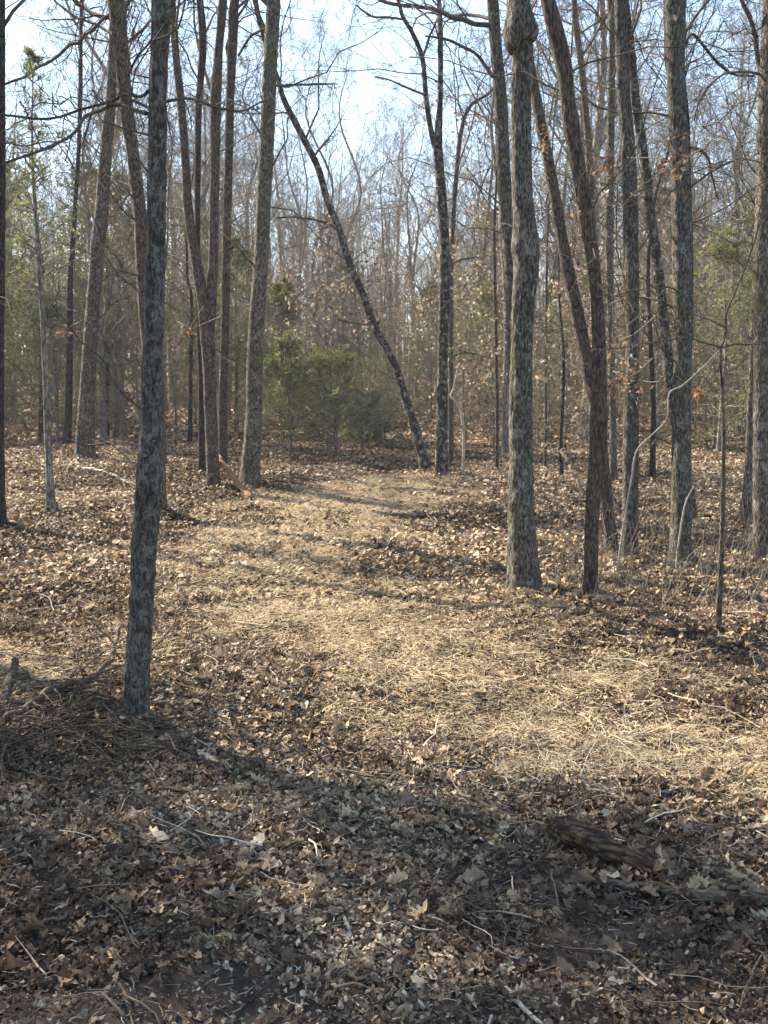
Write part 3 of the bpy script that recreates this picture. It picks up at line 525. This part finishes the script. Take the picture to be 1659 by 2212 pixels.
place(protos, 165, 24, 95, 1.6, ['bare oak with spreading crown', 'narrow bare oak', 'oak with scattered brown leaves', 'oak with steep limbs'],
      'tall trees of the wood behind the clearing', .75, 1.15, avoid=midgap)
place(under, 250, 22.5, 55, .6, ['brown leaved young oak', 'low bare young tree', 'slender young oak', 'low twiggy shrub'],
      'young trees of the undergrowth', .7, 1.3, pw=1.2)
for k, (x, y, s_, j) in enumerate([(-6.3, 9.8, .72, 0), (-7.6, 8.2, .8, 2), (-6.0, 5.9, .66, 1), (-8.4, 5.0, .8, 0), (-5.4, 2.6, .6, 2), (-9.2, 10.6, .85, 1), (4.6, -1.0, .7, 0)]):  # unseen oaks, those at left added to dapple the foreground shade
    dup(protos[j], gxy(x, y), 2.3*k, s_, 'bare oak outside the view, '+['leftmost near the clearing', 'behind the cedar row', 'beside the dense cedar', 'in the second row', 'near the camera at left', 'far out at left', 'behind the camera'][k], 'oaks left of the view')
# far woods: one mass
fr = np.random.default_rng(9); g = Geo()
n_ = 900; yy = fr.uniform(70, 190, n_); xx = fr.uniform(-1, 1, n_)*(.5*yy+5); hh = fr.uniform(8, 15, n_); K = 5
P = np.zeros((n_, K, 3)); P[:, :, 0] = xx[:, None]+fr.normal(size=(n_, K))*.25; P[:, :, 1] = yy[:, None]; P[:, :, 2] = H(xx, yy)[:, None]+hh[:, None]*np.linspace(0, 1, K)[None]
Rr = fr.uniform(.06, .17, n_)[:, None]*np.linspace(1, .2, K)[None]; tubes(g, P, Rr, 5)
a = spawn(fr, P, Rr, 9, .15, 1, .35, 50, .45, 4, .2, .2, rmin=.012); tubes(g, a[0], a[1], 3)
b_ = spawn(fr, a[0], a[1], 6, .1, 1, .5, 45, .5, 3, .3, .1, rmin=.009); tubes(g, b_[0], b_[1], 3)
tag(g.build('far_woods', M['far_oak']), 'mass of bare trees closing the view far behind', 'woods', kind='stuff')

# ------------------------------------------------------------------ litter on the ground
def tri_leaf(outl):                                    # fan from a midrib
    return outl
half_out = np.array([[0, .0], [.10, .05], [.20, .16], [.30, .13], [.42, .25], [.52, .18], [.64, .28], [.74, .18], [.86, .17], [1, 0]])
def litter(geo, rng, x, y, size, detail, lift, tilt, tints):
    n = len(x); z = H(x, y)+lift*rng.random(n)
    yaw = rng.random(n)*2*math.pi; nm = nrm(np.stack([rng.normal(size=n)*tilt, rng.normal(size=n)*tilt, np.ones(n)], 1))
    a = np.stack([np.cos(yaw), np.sin(yaw), np.zeros(n)], 1); a = nrm(a-nm*(a*nm).sum(1, keepdims=True)); b = np.cross(nm, a)
    if detail:
        ho = half_out; k = len(ho); L = np.concatenate([ho, ho[1:-1]*[1, -1], np.stack([ho[2:-1, 0], np.zeros(k-3)], 1)])
        # local coordinates: u along, v across
        u = L[:, 0]-.5; v = L[:, 1]*1.05
        i_up = list(range(k)); i_dn = [0]+list(range(k, 2*k-2))+[k-1]; i_mid = [0, 0]+list(range(2*k-2, 2*k-2+k-3))+[k-1]
        T = []
        for j in range(k-1):
            for side in (i_up, i_dn):
                q = [i_mid[j], side[j], side[j+1], i_mid[j+1]]; q2 = []
                for e in q:
                    if e not in q2: q2.append(e)
                if len(q2) == 4: T += [[q2[0], q2[1], q2[2]], [q2[0], q2[2], q2[3]]]
                elif len(q2) == 3: T.append(q2)
    else:
        u = np.array([-.5, -.1, .25, .5, .2, -.15]); v = np.array([0, .3, .22, 0, -.26, -.3]); T = [[0, 1, 5], [1, 2, 5], [2, 4, 5], [2, 3, 4]]
    c1 = rng.normal(size=n)*2.2+1.2; c2 = rng.normal(size=n)*1.3; tw = rng.normal(size=n)*1.6
    asp = rng.uniform(.7, 1.2, n)
    w_ = (c1[:, None]*(v*v)[None]*2.0+c2[:, None]*(u*u)[None]+tw[:, None]*(u*v)[None])*.6
    P_ = np.stack([x, y, z], 1)[:, None]+size[:, None, None]*(a[:, None]*u[None, :, None]+b[:, None]*(v[None, :, None]*asp[:, None, None])+nm[:, None]*w_[..., None])
    P_[..., 2] = np.maximum(P_[..., 2], H(P_[..., 0], P_[..., 1])+.002)
    m_ = len(u); T = np.array(T); geo.add(P_, t=(np.arange(n)[:, None, None]*m_+T[None]), a=np.repeat(tints, m_))
def scatter(rng, n, y0, y1, half=.5, pad=.8, pw=1.):
    y = np.sqrt(rng.random(int(n))*(y1*y1-y0*y0)+y0*y0); x = rng.uniform(-1, 1, int(n))*(half*y+pad); return x, y
def ell(x, y, cx, cy, rx, ry, rot=0.):
    c, s = math.cos(rot), math.sin(rot); dx, dy = x-cx, y-cy; return ((dx*c+dy*s)/rx)**2+((-dx*s+dy*c)/ry)**2
def grassy(x, y):
    wob_ = vn(x*1.3, y*1.3, s=4)*1.2+vn(x*4, y*4, s=7)*1.0; best = np.full(np.shape(x), -9.)
    pl = [(2.2, 4.9), (1.1, 5.6), (.5, 6.6), (-.3, 8.2), (-1.0, 9.8), (-1.2, 12.0), (-.6, 14.4), (.2, 17)]; wd = [.5, .6, .8, .95, 1.0, 1.1, 1.2, 1.2]
    for (a0, b0), (a1, b1), w0 in zip(pl[:-1], pl[1:], wd):
        t = np.clip(((x-a0)*(a1-a0)+(y-b0)*(b1-b0))/((a1-a0)**2+(b1-b0)**2), 0, 1); best = np.maximum(best, 1-np.hypot(x-a0-t*(a1-a0), y-b0-t*(b1-b0))/w0)
    return np.maximum.reduce([best*1.3+wob_, 1-ell(x, y, -2.6, 6.7, 1.3, .8)+wob_, 1-ell(x, y, 1.3, 6.4, .8, .4)+wob_-.2])
def bare(x, y):
    wob_ = vn(x*3, y*3, s=5)*1.1
    return np.maximum.reduce([1-ell(x, y, .75, 3.62, .30, .22)+wob_, 1-ell(x, y, -.55, 3.0, .5, .35)+wob_, 1-ell(x, y, -1.0, 3.15, .5, .2)+wob_])
lr = np.random.default_rng(21)
def tint(rng, n, y, mean=.5, sd=.24, x=None):
    m_ = 0 if x is None else .5*vn(x/.9, y/.9, s=11)+.35*vn(x/.25, y/.25, s=12)
    return np.clip(rng.normal(size=n)*sd+mean+m_, 0, .97)+(rng.random(n) < .03)*.03
g = Geo()
x, y = scatter(lr, 72000, 2.1, 8.5); gr = grassy(x, y); kp = (lr.random(len(x)) < np.where(gr > .1, .35, 1.)*np.where(bare(x, y) > .2, .12, 1)*np.where(y < 3.3, .28, 1)*np.clip(.75+1.5*vn(x*2.2, y*2.2, s=6), .3, 1)); x, y = x[kp], y[kp]
litter(g, lr, x, y, np.clip(lr.lognormal(-3.05, .38, len(x)), .018, .105)*np.where(lr.random(len(x)) < .12, 1.4, 1)*np.clip(.55+.13*y, .75, 1), True, .03, .42, tint(lr, len(x), y, .38, .22, x))
x, y = scatter(lr, 520000, 8.5, 26); gr = grassy(x, y); kp = (lr.random(len(x)) < np.where(gr > .1, .42, 1.)*np.clip(.8+1.6*vn(x*1.1, y*1.1, s=6), .25, 1)); x, y = x[kp], y[kp]
litter(g, lr, x, y, np.clip(lr.lognormal(-3.0, .38, len(x)), .02, .11), False, .05, .62, tint(lr, len(x), y, .40, .25, x))
x, y = scatter(lr, 90000, 26, 60); litter(g, lr, x, y, lr.uniform(.12, .24, len(x)), False, .08, .5, tint(lr, len(x), y, .5))
for hx, hy, hr in bases:                               # leaves banked against the feet of the trunks
    if hy > 14 or hy < 3: continue
    k_ = int(260+2200*hr); th_ = lr.random(k_)*6.28; rr_ = hr*1.15+np.abs(lr.normal(size=k_))*.13; x, y = hx+np.cos(th_)*rr_, hy+np.sin(th_)*rr_
    litter(g, lr, x, y, lr.uniform(.04, .09, k_), hy < 10, .09, .8, tint(lr, k_, y, .45, .24, x))
for (ax, ay), (bx, by), k_, lf_ in (((1198, 1815), (1430, 1905), 46, .085), ((1250, 1912), (1650, 1965), 60, .05)):   # leaves caught on the two logs
    pp = np.array([ground(ax+(bx-ax)*u_, ay+(by-ay)*u_) for u_ in lr.random(k_)]); x, y = pp[:, 0]+lr.normal(size=k_)*.035, pp[:, 1]+lr.normal(size=k_)*.05
    n0_ = len(g.v); litter(g, lr, x, y, lr.uniform(.04, .09, k_), True, .01, .5, tint(lr, k_, y, .45, .24, x)); g.v[-1][:, 2] += lf_
tag(g.build('fallen_leaves', M['leaf'], attr=True, smooth=False), 'brown oak leaves carpeting the clearing', 'leaf litter', kind='stuff')
g = Geo(); x, y = scatter(lr, 340000, 2.0, 11); kp = lr.random(len(x)) < np.where(y < 3.7, 1, .6)*np.where(bare(x, y) > .3, .5, 1); x, y = x[kp], y[kp]
litter(g, lr, x, y, lr.uniform(.008, .036, len(x)), False, .035, .8, tint(lr, len(x), y, .43, .27, x))
tag(g.build('leaf_fragments', M['mulch'], attr=True, smooth=False), 'crumbled dark leaf mulch in the foreground', 'leaf litter', kind='stuff')
# straw
def blades(geo, rng, x, y, L, W, lift, up, K=4, yaw=None, bend=.28):
    n = len(x); yaw = rng.random(n)*6.28 if yaw is None else yaw; d = np.stack([np.cos(yaw), np.sin(yaw), rng.normal(size=n)*up*.4+up], 1); d = nrm(d); st = (L/(K-1))[:, None]
    P_ = np.zeros((n, K, 3)); P_[:, 0] = np.stack([x, y, H(x, y)+lift*rng.random(n)], 1)
    for k in range(1, K):
        d = d+rng.normal(size=(n, 3))*np.array([bend, bend, .16]); d[:, 2] -= up*.5; d = nrm(d); P_[:, k] = P_[:, k-1]+d*st
    P_[..., 2] = np.maximum(P_[..., 2], H(P_[..., 0], P_[..., 1])+.004)
    return P_, W[:, None]*np.linspace(1, .45, K)[None]
g = Geo(); x, y = scatter(lr, 720000, 4.6, 17.5, half=.42); gr = grassy(x, y); kp = (gr+.9*(lr.random(len(x))-.5) > .1) & (lr.random(len(x)) < np.clip(1.05+1.5*vn(x*1.6, y*1.6, s=8)+1.6*vn(x*5, y*5, s=9), .1, 1)); x, y = x[kp], y[kp]; n_ = len(x)
P_, W_ = blades(g, lr, x, y, lr.uniform(.03, .13, n_), lr.uniform(.0009, .002, n_), .045, .12, yaw=lr.normal(size=n_)*1.2+2.5*vn(x*.8, y*.8, s=13), bend=.42); 
tubes(g, P_, W_, 3, a=lr.random(n_)**.8)
tag(g.build('dry_grass', M['straw'], attr=True), 'matted yellow straw lying along the path', 'dry grass', kind='stuff')
# twigs and chips
g = Geo(); x, y = scatter(lr, 9000, 2.0, 18); n_ = len(x)
P_, W_ = blades(g, lr, x, y, lr.uniform(.05, .4, n_)**1.0, .0012+.005*lr.random(n_)**2, .05, .08, K=5); tubes(g, P_, W_, 4, a=lr.random(n_))
x, y = scatter(lr, 26000, 2.0, 7.5); n_ = len(x); P_, W_ = blades(g, lr, x, y, lr.uniform(.015, .07, n_), lr.uniform(.001, .0035, n_), .03, .12, K=3); tubes(g, P_, W_, 3, a=lr.random(n_)**.7)
tag(g.build('ground_twigs', M['debris'], attr=True), 'small twigs and wood splinters littering the ground', 'twigs', kind='stuff')

# ------------------------------------------------------------------ fallen branches and logs, one by one
def fallen(name, label, cat, pts, mat, r_scale=1., lift=.0, sides=12, twigs=0, seed=1, amp=.12, group=None, lump=1.):
    rr = np.random.default_rng(seed); c = []
    for q in pts:
        p_ = ground(q[0], q[1]); rad = q[2]/2/F*vdepth(p_); hgt = (q[3] if len(q) > 3 else 0)
        c.append([p_[0], p_[1], p_[2]+rad*.55+hgt+lift, rad])
    c = np.array(c); L_ = np.linalg.norm(np.diff(c[:, :3], axis=0), axis=1).sum(); K = int(max(10, L_*45)); rs = resample(c, K)
    rs[:, :3] += np.stack([vn(np.arange(K)*.3+j*5, np.full(K, seed*1.7), s=j) for j in range(3)], 1)*min(.05, L_*.03)
    # close the ends
    e0, e1 = rs[0].copy(), rs[-1].copy(); e0[3] = e1[3] = 1e-4; rs = np.vstack([e0, rs, e1])
    org = rs[0, :3].copy(); g = Geo(); tubes(g, rs[None, :, :3], rs[None, :, 3], sides, disp=barkdisp(seed, K+2, L_, amp=amp, flare=0, ridges=10))
    if not twigs: o = g.build(name, M[mat], None, org); tag(o, label, cat, group); return o
    root = empty(name, org); tag(root, label, cat, group); g.build('stem', M[mat], root, org); cg = Geo(); s2 = resample(rs[1:-1], 16)[None]
    a = spawn(rr, s2[..., :3], s2[..., 3], twigs, .1, 1, .35, 50, .4, 6, .25, .05, rmin=.002, taper=.3); a[0][..., 2] = np.maximum(a[0][..., 2], H(a[0][..., 0], a[0][..., 1])+.01); tubes(cg, a[0], a[1], 4)
    b_ = spawn(rr, a[0], a[1], 3, .2, 1, .45, 45, .6, 4, .25, 0, rmin=.0015); b_[0][..., 2] = np.maximum(b_[0][..., 2], H(b_[0][..., 0], b_[0][..., 1])+.008); tubes(cg, b_[0], b_[1], 3)
    cg.build('twigs', M[mat], root, org); return root
fallen('log', 'short rotten dark log split open, lying front right', 'log', [(1198,1826,44),(1217,1832,54),(1262,1850,54),(1312,1872,50),(1377,1898,42),(1440,1920,26)], 'rot', sides=48, amp=.34, seed=1, lift=.055)
fallen('log', 'long pale grey log half buried in leaves, running to the right border', 'log', [(1235,1915,14),(1330,1926,20),(1440,1942,22),(1512,1956,26),(1600,1966,28),(1720,1975,28)], 'grey_log', sides=24, amp=.15, seed=2, lift=.03)
fallen('broken_branch', 'stubby crooked branch pointing at the dark log from the left', 'branch', [(955,1792,12),(1010,1780,14),(1064,1762,14),(1120,1750,13),(1165,1748,9),(1200,1740,6)], 'grey_log', seed=3)
fallen('stick', 'bleached white stick on dark soil at the bottom border', 'stick', [(1076,2118,9),(1095,2145,11),(1125,2180,11),(1175,2225,10)], 'pale', seed=4, amp=.05, lift=.01)
fallen('stick', 'thin brown stick crossing before the rotten log', 'stick', [(1060,1915,6),(1130,1895,5,.02),(1200,1850,5,.06),(1262,1790,4,.12)], 'stick', seed=5, twigs=3)
fallen('stick', 'pale stick lying on leaves left of the reddish soil', 'stick', [(700,2050,8),(740,2040,9),(790,2018,8),(830,1990,5)], 'grey_log', seed=6)
fallen('fallen_branch', 'arched brown branch reaching from the left border to the nearest tree', 'branch', [(-20,1585,16,.02),(60,1548,17,.05),(130,1512,15,.08),(200,1490,14,.08),(240,1478,10,.14),(262,1440,7,.25)], 'stick', seed=7, twigs=7)
fallen('fallen_branch', 'grey branch ending at the right of the nearest tree base', 'branch', [(335,1596,10),(380,1580,12,.02),(425,1558,9,.03),(450,1530,5,.06)], 'grey_log', seed=8, twigs=6)
fallen('fallen_branch', 'thin twiggy branch arching right behind the nearest tree base', 'branch', [(215,1495,6,.1),(300,1478,5,.16),(350,1450,5,.2),(390,1410,4,.28),(400,1370,3,.34)], 'stick', seed=9, twigs=6)
fallen('stick', 'weathered split stump piece at the left border', 'wood', [(8,1530,22),(22,1500,20,.05),(36,1470,16,.12)], 'grey_log', seed=10)
fallen('stick', 'forked stick standing before the nearest tree base', 'stick', [(240,1640,5),(275,1600,5,.03),(315,1560,4,.10)], 'grey_log', seed=11, twigs=3)
fallen('stick', 'splintered reddish stick leaning beside the mossy footed oak', 'stick', [(542,1080,16),(510,1062,12,.14),(480,1050,11,.34),(450,1040,9,.58)], 'broken', seed=12, amp=.2)
fallen('fallen_branch', 'pale bare branch on leaves left of the nearest trunk', 'branch', [(165,1018,6,.05),(220,1030,8,.06),(255,1042,8,.05),(300,1056,8)], 'pale', seed=13, twigs=8)
fallen('stick', 'pale split pole lying on the path', 'stick', [(815,1102,10),(870,1114,10),(930,1130,8),(980,1140,6)], 'grey_log', seed=14, amp=.06)
fallen('fallen_branch', 'dark dead limb lodged between the sinuous and the straight oaks', 'branch', [(1297,1160,12,.62),(1318,1165,12,.42),(1341,1172,10,.3),(1380,1195,10,.06),(1440,1215,8)], 'dark_oak', seed=15, twigs=5)
fallen('fallen_branch', 'dark bent stick leaning behind the sinuous oak', 'branch', [(1211,1040,7,.5),(1225,1052,8,.35),(1245,1065,8,.2),(1258,1078,6,.02)], 'stick', seed=16)
fallen('log', 'dark log on leaves beyond the slender sapling at right', 'log', [(1490,1162,16),(1530,1160,18),(1560,1158,16),(1620,1156,12)], 'dark_oak', seed=17)
fallen('stick', 'curved thin root on dark soil at lower left', 'stick', [(300,2100,5),(340,2055,7),(380,2052,7),(420,2070,7),(432,2100,6),(415,2112,5)], 'grey_log', seed=18)
fallen('stick', 'pale twisted twig in the foreground left of centre', 'stick', [(630,1960,5),(650,2000,5,.02),(652,2035,5),(700,2068,4)], 'grey_log', seed=19)
fallen('stick', 'short brown stick on leaves left of the thickest oak', 'stick', [(975,1305,7),(1010,1298,7),(1050,1285,6)], 'stick', seed=20)
fallen('stick', 'bright splinter of wood in the foreground near the bottom', 'stick', [(740,1990,7,.02),(752,2010,7,.01),(765,2045,5)], 'pale', seed=21, amp=.05)
fallen('stick', 'pair bending pale twig before the reddish soil at right', 'stick', [(935,1984,6),(970,1998,6),(1030,2040,5)], 'pale', seed=22, amp=.05)
fallen('stick', 'thin arched twig at the lower right border', 'stick', [(1600,2212,5),(1612,2150,5,.03),(1650,2090,5,.04),(1700,2060,4)], 'stick', seed=23)
sg = Geo(); sr = np.random.default_rng(8); e_ = ground(1205, 1826); n_ = 46
P_ = np.zeros((n_, 4, 3)); dd = nrm(np.stack([-.85+sr.normal(size=n_)*.3, .35+sr.normal(size=n_)*.25, sr.normal(size=n_)*.25+.15], 1)); P_[:, 0] = e_+np.stack([sr.uniform(.0, .10, n_), sr.normal(size=n_)*.035, .055+sr.uniform(-.03, .05, n_)], 1)
for k in range(1, 4): P_[:, k] = P_[:, k-1]+dd*sr.uniform(.01, .035, n_)[:, None]
tubes(sg, P_-e_, sr.uniform(.003, .008, n_)[:, None]*np.array([1, .9, .6, .1])[None], 4); o_ = sg.build('wood_splinters', M['rot']); o_.location = e_; tag(o_, 'splinters breaking from the upper end of the rotten log', 'splinters', kind='stuff')
# brush heaps: many dead sticks in one lump each
def heap(label, px, py, rad, n, seed, mat='stick', hmax=.18, lsc=1., wsc=1.):
    rr = np.random.default_rng(seed); c = ground(px, py); x = c[0]+rr.normal(size=n)*rad*.5; y = c[1]+rr.normal(size=n)*rad*.35; g = Geo()
    P_, W_ = blades(g, rr, x, y, rr.uniform(.15, .7, n)*lsc, rr.uniform(.002, .007, n)*wsc, hmax, .12, K=6, yaw=rr.normal(size=n)*1.2); g.v = []; g.n = 0; g.a = []
    P_ = P_-c; tubes(g, P_, W_, 5); o = g.build('brush_pile', M[mat]); o.location = c; tag(o, label, 'brush pile', 'piles of dead branches')
heap('low dark brush pile right of the mossy footed oak', 600, 1050, .9, 120, 1, 'dark_oak')
heap('tangle of dead twigs around the foot of the nearest tree', 190, 1575, .9, 230, 2, 'grey_log', .14, 1., .85)
heap('dark dead sticks heaped left of the nearest tree', 90, 1600, .7, 90, 7, 'stick', .10, 1.0, 1.1)
heap('twiggy brush behind the nearest trunk on leaves', 250, 1040, 1.2, 90, 3, 'stick')
heap('bundle of pale stalks at the centre right of the clearing', 1230, 1650, .75, 420, 4, 'pale', .05, .6, .4)
heap('spray of splintered stalks in the foreground centre', 1060, 1990, .14, 70, 5, 'stick', .06, .3, .5)
# weeds at the right
wr_ = np.random.default_rng(4)
g = Geo(); n_ = 420; px_ = wr_.uniform(1180, 1659, n_); py_ = wr_.uniform(1130, 1330, n_); b0 = np.array([ground(a, b) for a, b in zip(px_, py_)])
P_ = np.zeros((n_, 5, 3)); P_[:, 0] = b0; d = nrm(np.stack([wr_.normal(size=n_)*.3, wr_.normal(size=n_)*.3, np.ones(n_)], 1)); st = wr_.uniform(.05, .17, n_)[:, None]
for k in range(1, 5): d = nrm(d+wr_.normal(size=(n_, 3))*.15); P_[:, k] = P_[:, k-1]+d*st
W_ = np.repeat(wr_.uniform(.0015, .003, n_)[:, None], 5, 1); tubes(g, P_, W_, 3, a=wr_.random(n_)*.5+.3)
tag(g.build('dead_weeds', M['debris'], attr=True), 'thin dry weed stems standing among leaves at right', 'weeds', kind='stuff')
# dry leaf clusters hanging on twigs, seen against the trunks
def cluster(label, px, py, Y, n, seed, spread, size=.11, mat='rust'):
    size *= .62; n = int(n*1.5); rr = np.random.default_rng(seed); c = at(px, py, Y); root = c; g = Geo(); leafcards(g, rr, rr.normal(size=(n, 3))*spread, size, droop=1.0)
    e = empty('oak_twig', c); tag(e, label, 'twig', 'twigs keeping dry oak leaves'); g.build('dry_leaves', M[mat], e, attr=True)
    t = Geo(); K = 6; P0 = np.zeros((3, K, 3)); 
    for j in range(3):
        d = rr.normal(size=3); d[2] = abs(d[2])*.4; d /= np.linalg.norm(d)
        for k in range(1, K): d = d+rr.normal(size=3)*.2; d /= np.linalg.norm(d); P0[j, k] = P0[j, k-1]+d*.09
    tubes(t, P0, np.tile(np.linspace(.003, .006, K), (3, 1)), 4); t.build('stem', M['twig'], e)
cluster('bright orange dry leaves right of the thick flared oak', 1507, 843, 9.8, 16, 1, np.array([.015, .04, .05]), .1, 'orange')
cluster('tan dry leaves hanging before the straight dark oak', 1352, 800, 9.5, 34, 2, np.array([.05, .06, .08]), .1)
cluster('brown dry leaves below the tan ones, left of the straight dark oak', 1325, 838, 9.6, 26, 3, np.array([.1, .06, .03]), .1)
cluster('reddish leaf pair before the sinuous trunk', 1325, 742, 9.6, 8, 4, np.array([.04, .03, .05]), .11)
cluster('brown dry leaves high before the mossy pale oak', 1318, 345, 11, 30, 5, np.array([.1, .06, .09]), .12)
cluster('brown dry leaves on the upper trunk of the thick flared oak', 1462, 352, 9.3, 22, 6, np.array([.09, .06, .09]), .12)
cluster('brown dry leaves at the fork of the forked oak', 412, 712, 15.5, 14, 7, np.array([.07, .06, .05]), .13)
cluster('single rusty leaf bunch left of the stout flared oak', 135, 718, 17, 10, 8, np.array([.05, .05, .05]), .13)
cluster('dry leaves hanging before the upper leaning oak', 1180, 305, 10, 16, 9, np.array([.03, .05, .07]), .1)

# each tree of the wood told by the near trunk it stands behind and by its turn going back
marks = [(0, 'left border trunk'), (111, 'tall thin cedar'), (183, 'stout flared oak'), (310, 'nearest lichened trunk'), (460, 'forked oak'), (545, 'mossy footed oak'), (640, 'cedar beside the path'), (735, 'bushy cedar'),
         (850, 'leaning black trunk'), (955, 'upright black trunk'), (1030, 'pale crooked sapling'), (1130, 'thickest oak'), (1213, 'crooked sapling'), (1290, 'sinuous oak'), (1362, 'straight dark oak'), (1474, 'thick flared oak'), (1556, 'slender sapling'), (1648, 'right border trunk')]
ords = ['nearest', 'second', 'third', 'fourth', 'fifth', 'sixth', 'seventh', 'eighth', 'ninth', 'tenth', 'eleventh', 'twelfth', 'thirteenth', 'fourteenth', 'fifteenth', 'sixteenth', 'seventeenth', 'eighteenth']
bins = {}
for o_, kl, x_, y_ in wood:
    px_ = CX+F*x_/(y_/FW[1]); j = min(range(len(marks)), key=lambda i_: abs(marks[i_][0]-px_)); dx_ = px_-marks[j][0]
    rel = ('beyond the left border, past the ' if px_ < -12 else 'beyond the right border, past the ' if px_ > 1671 else 'right behind the ' if abs(dx_) < 16 else 'behind and left of the ' if dx_ < 0 else 'behind and right of the ')
    bins.setdefault((kl, rel+marks[j][1]), []).append((y_, o_))
for (kl, rel), lst in bins.items():
    lst.sort(key=lambda q_: q_[0])
    for k_, (_, o_) in enumerate(lst):
        o_['label'] = kl+' '+rel if len(lst) == 1 else kl+' '+rel+', '+ords[min(k_, 17)]+' back'

# the faint veil of winter air under the trees
hm, hn = newmat('haze_air'); ho = N(hn, 'ShaderNodeOutputMaterial'); hv = N(hn, 'ShaderNodeVolumePrincipled'); hv.inputs['Density'].default_value = .0007; hv.inputs['Color'].default_value = (1, .97, .93, 1)
hn.links.new(hv.outputs[0], ho.inputs['Volume'])
hz = Geo(); c_ = np.array([[x_, y_, z_] for z_ in (-3., 26.) for y_ in (-40., 260.) for x_ in (-160., 160.)]); hz.add(c_, q=[[0, 2, 3, 1], [4, 5, 7, 6], [0, 1, 5, 4], [2, 6, 7, 3], [0, 4, 6, 2], [1, 3, 7, 5]])
tag(hz.build('haze', hm, smooth=False), 'faint pale haze between the trees', 'haze', kind='stuff')
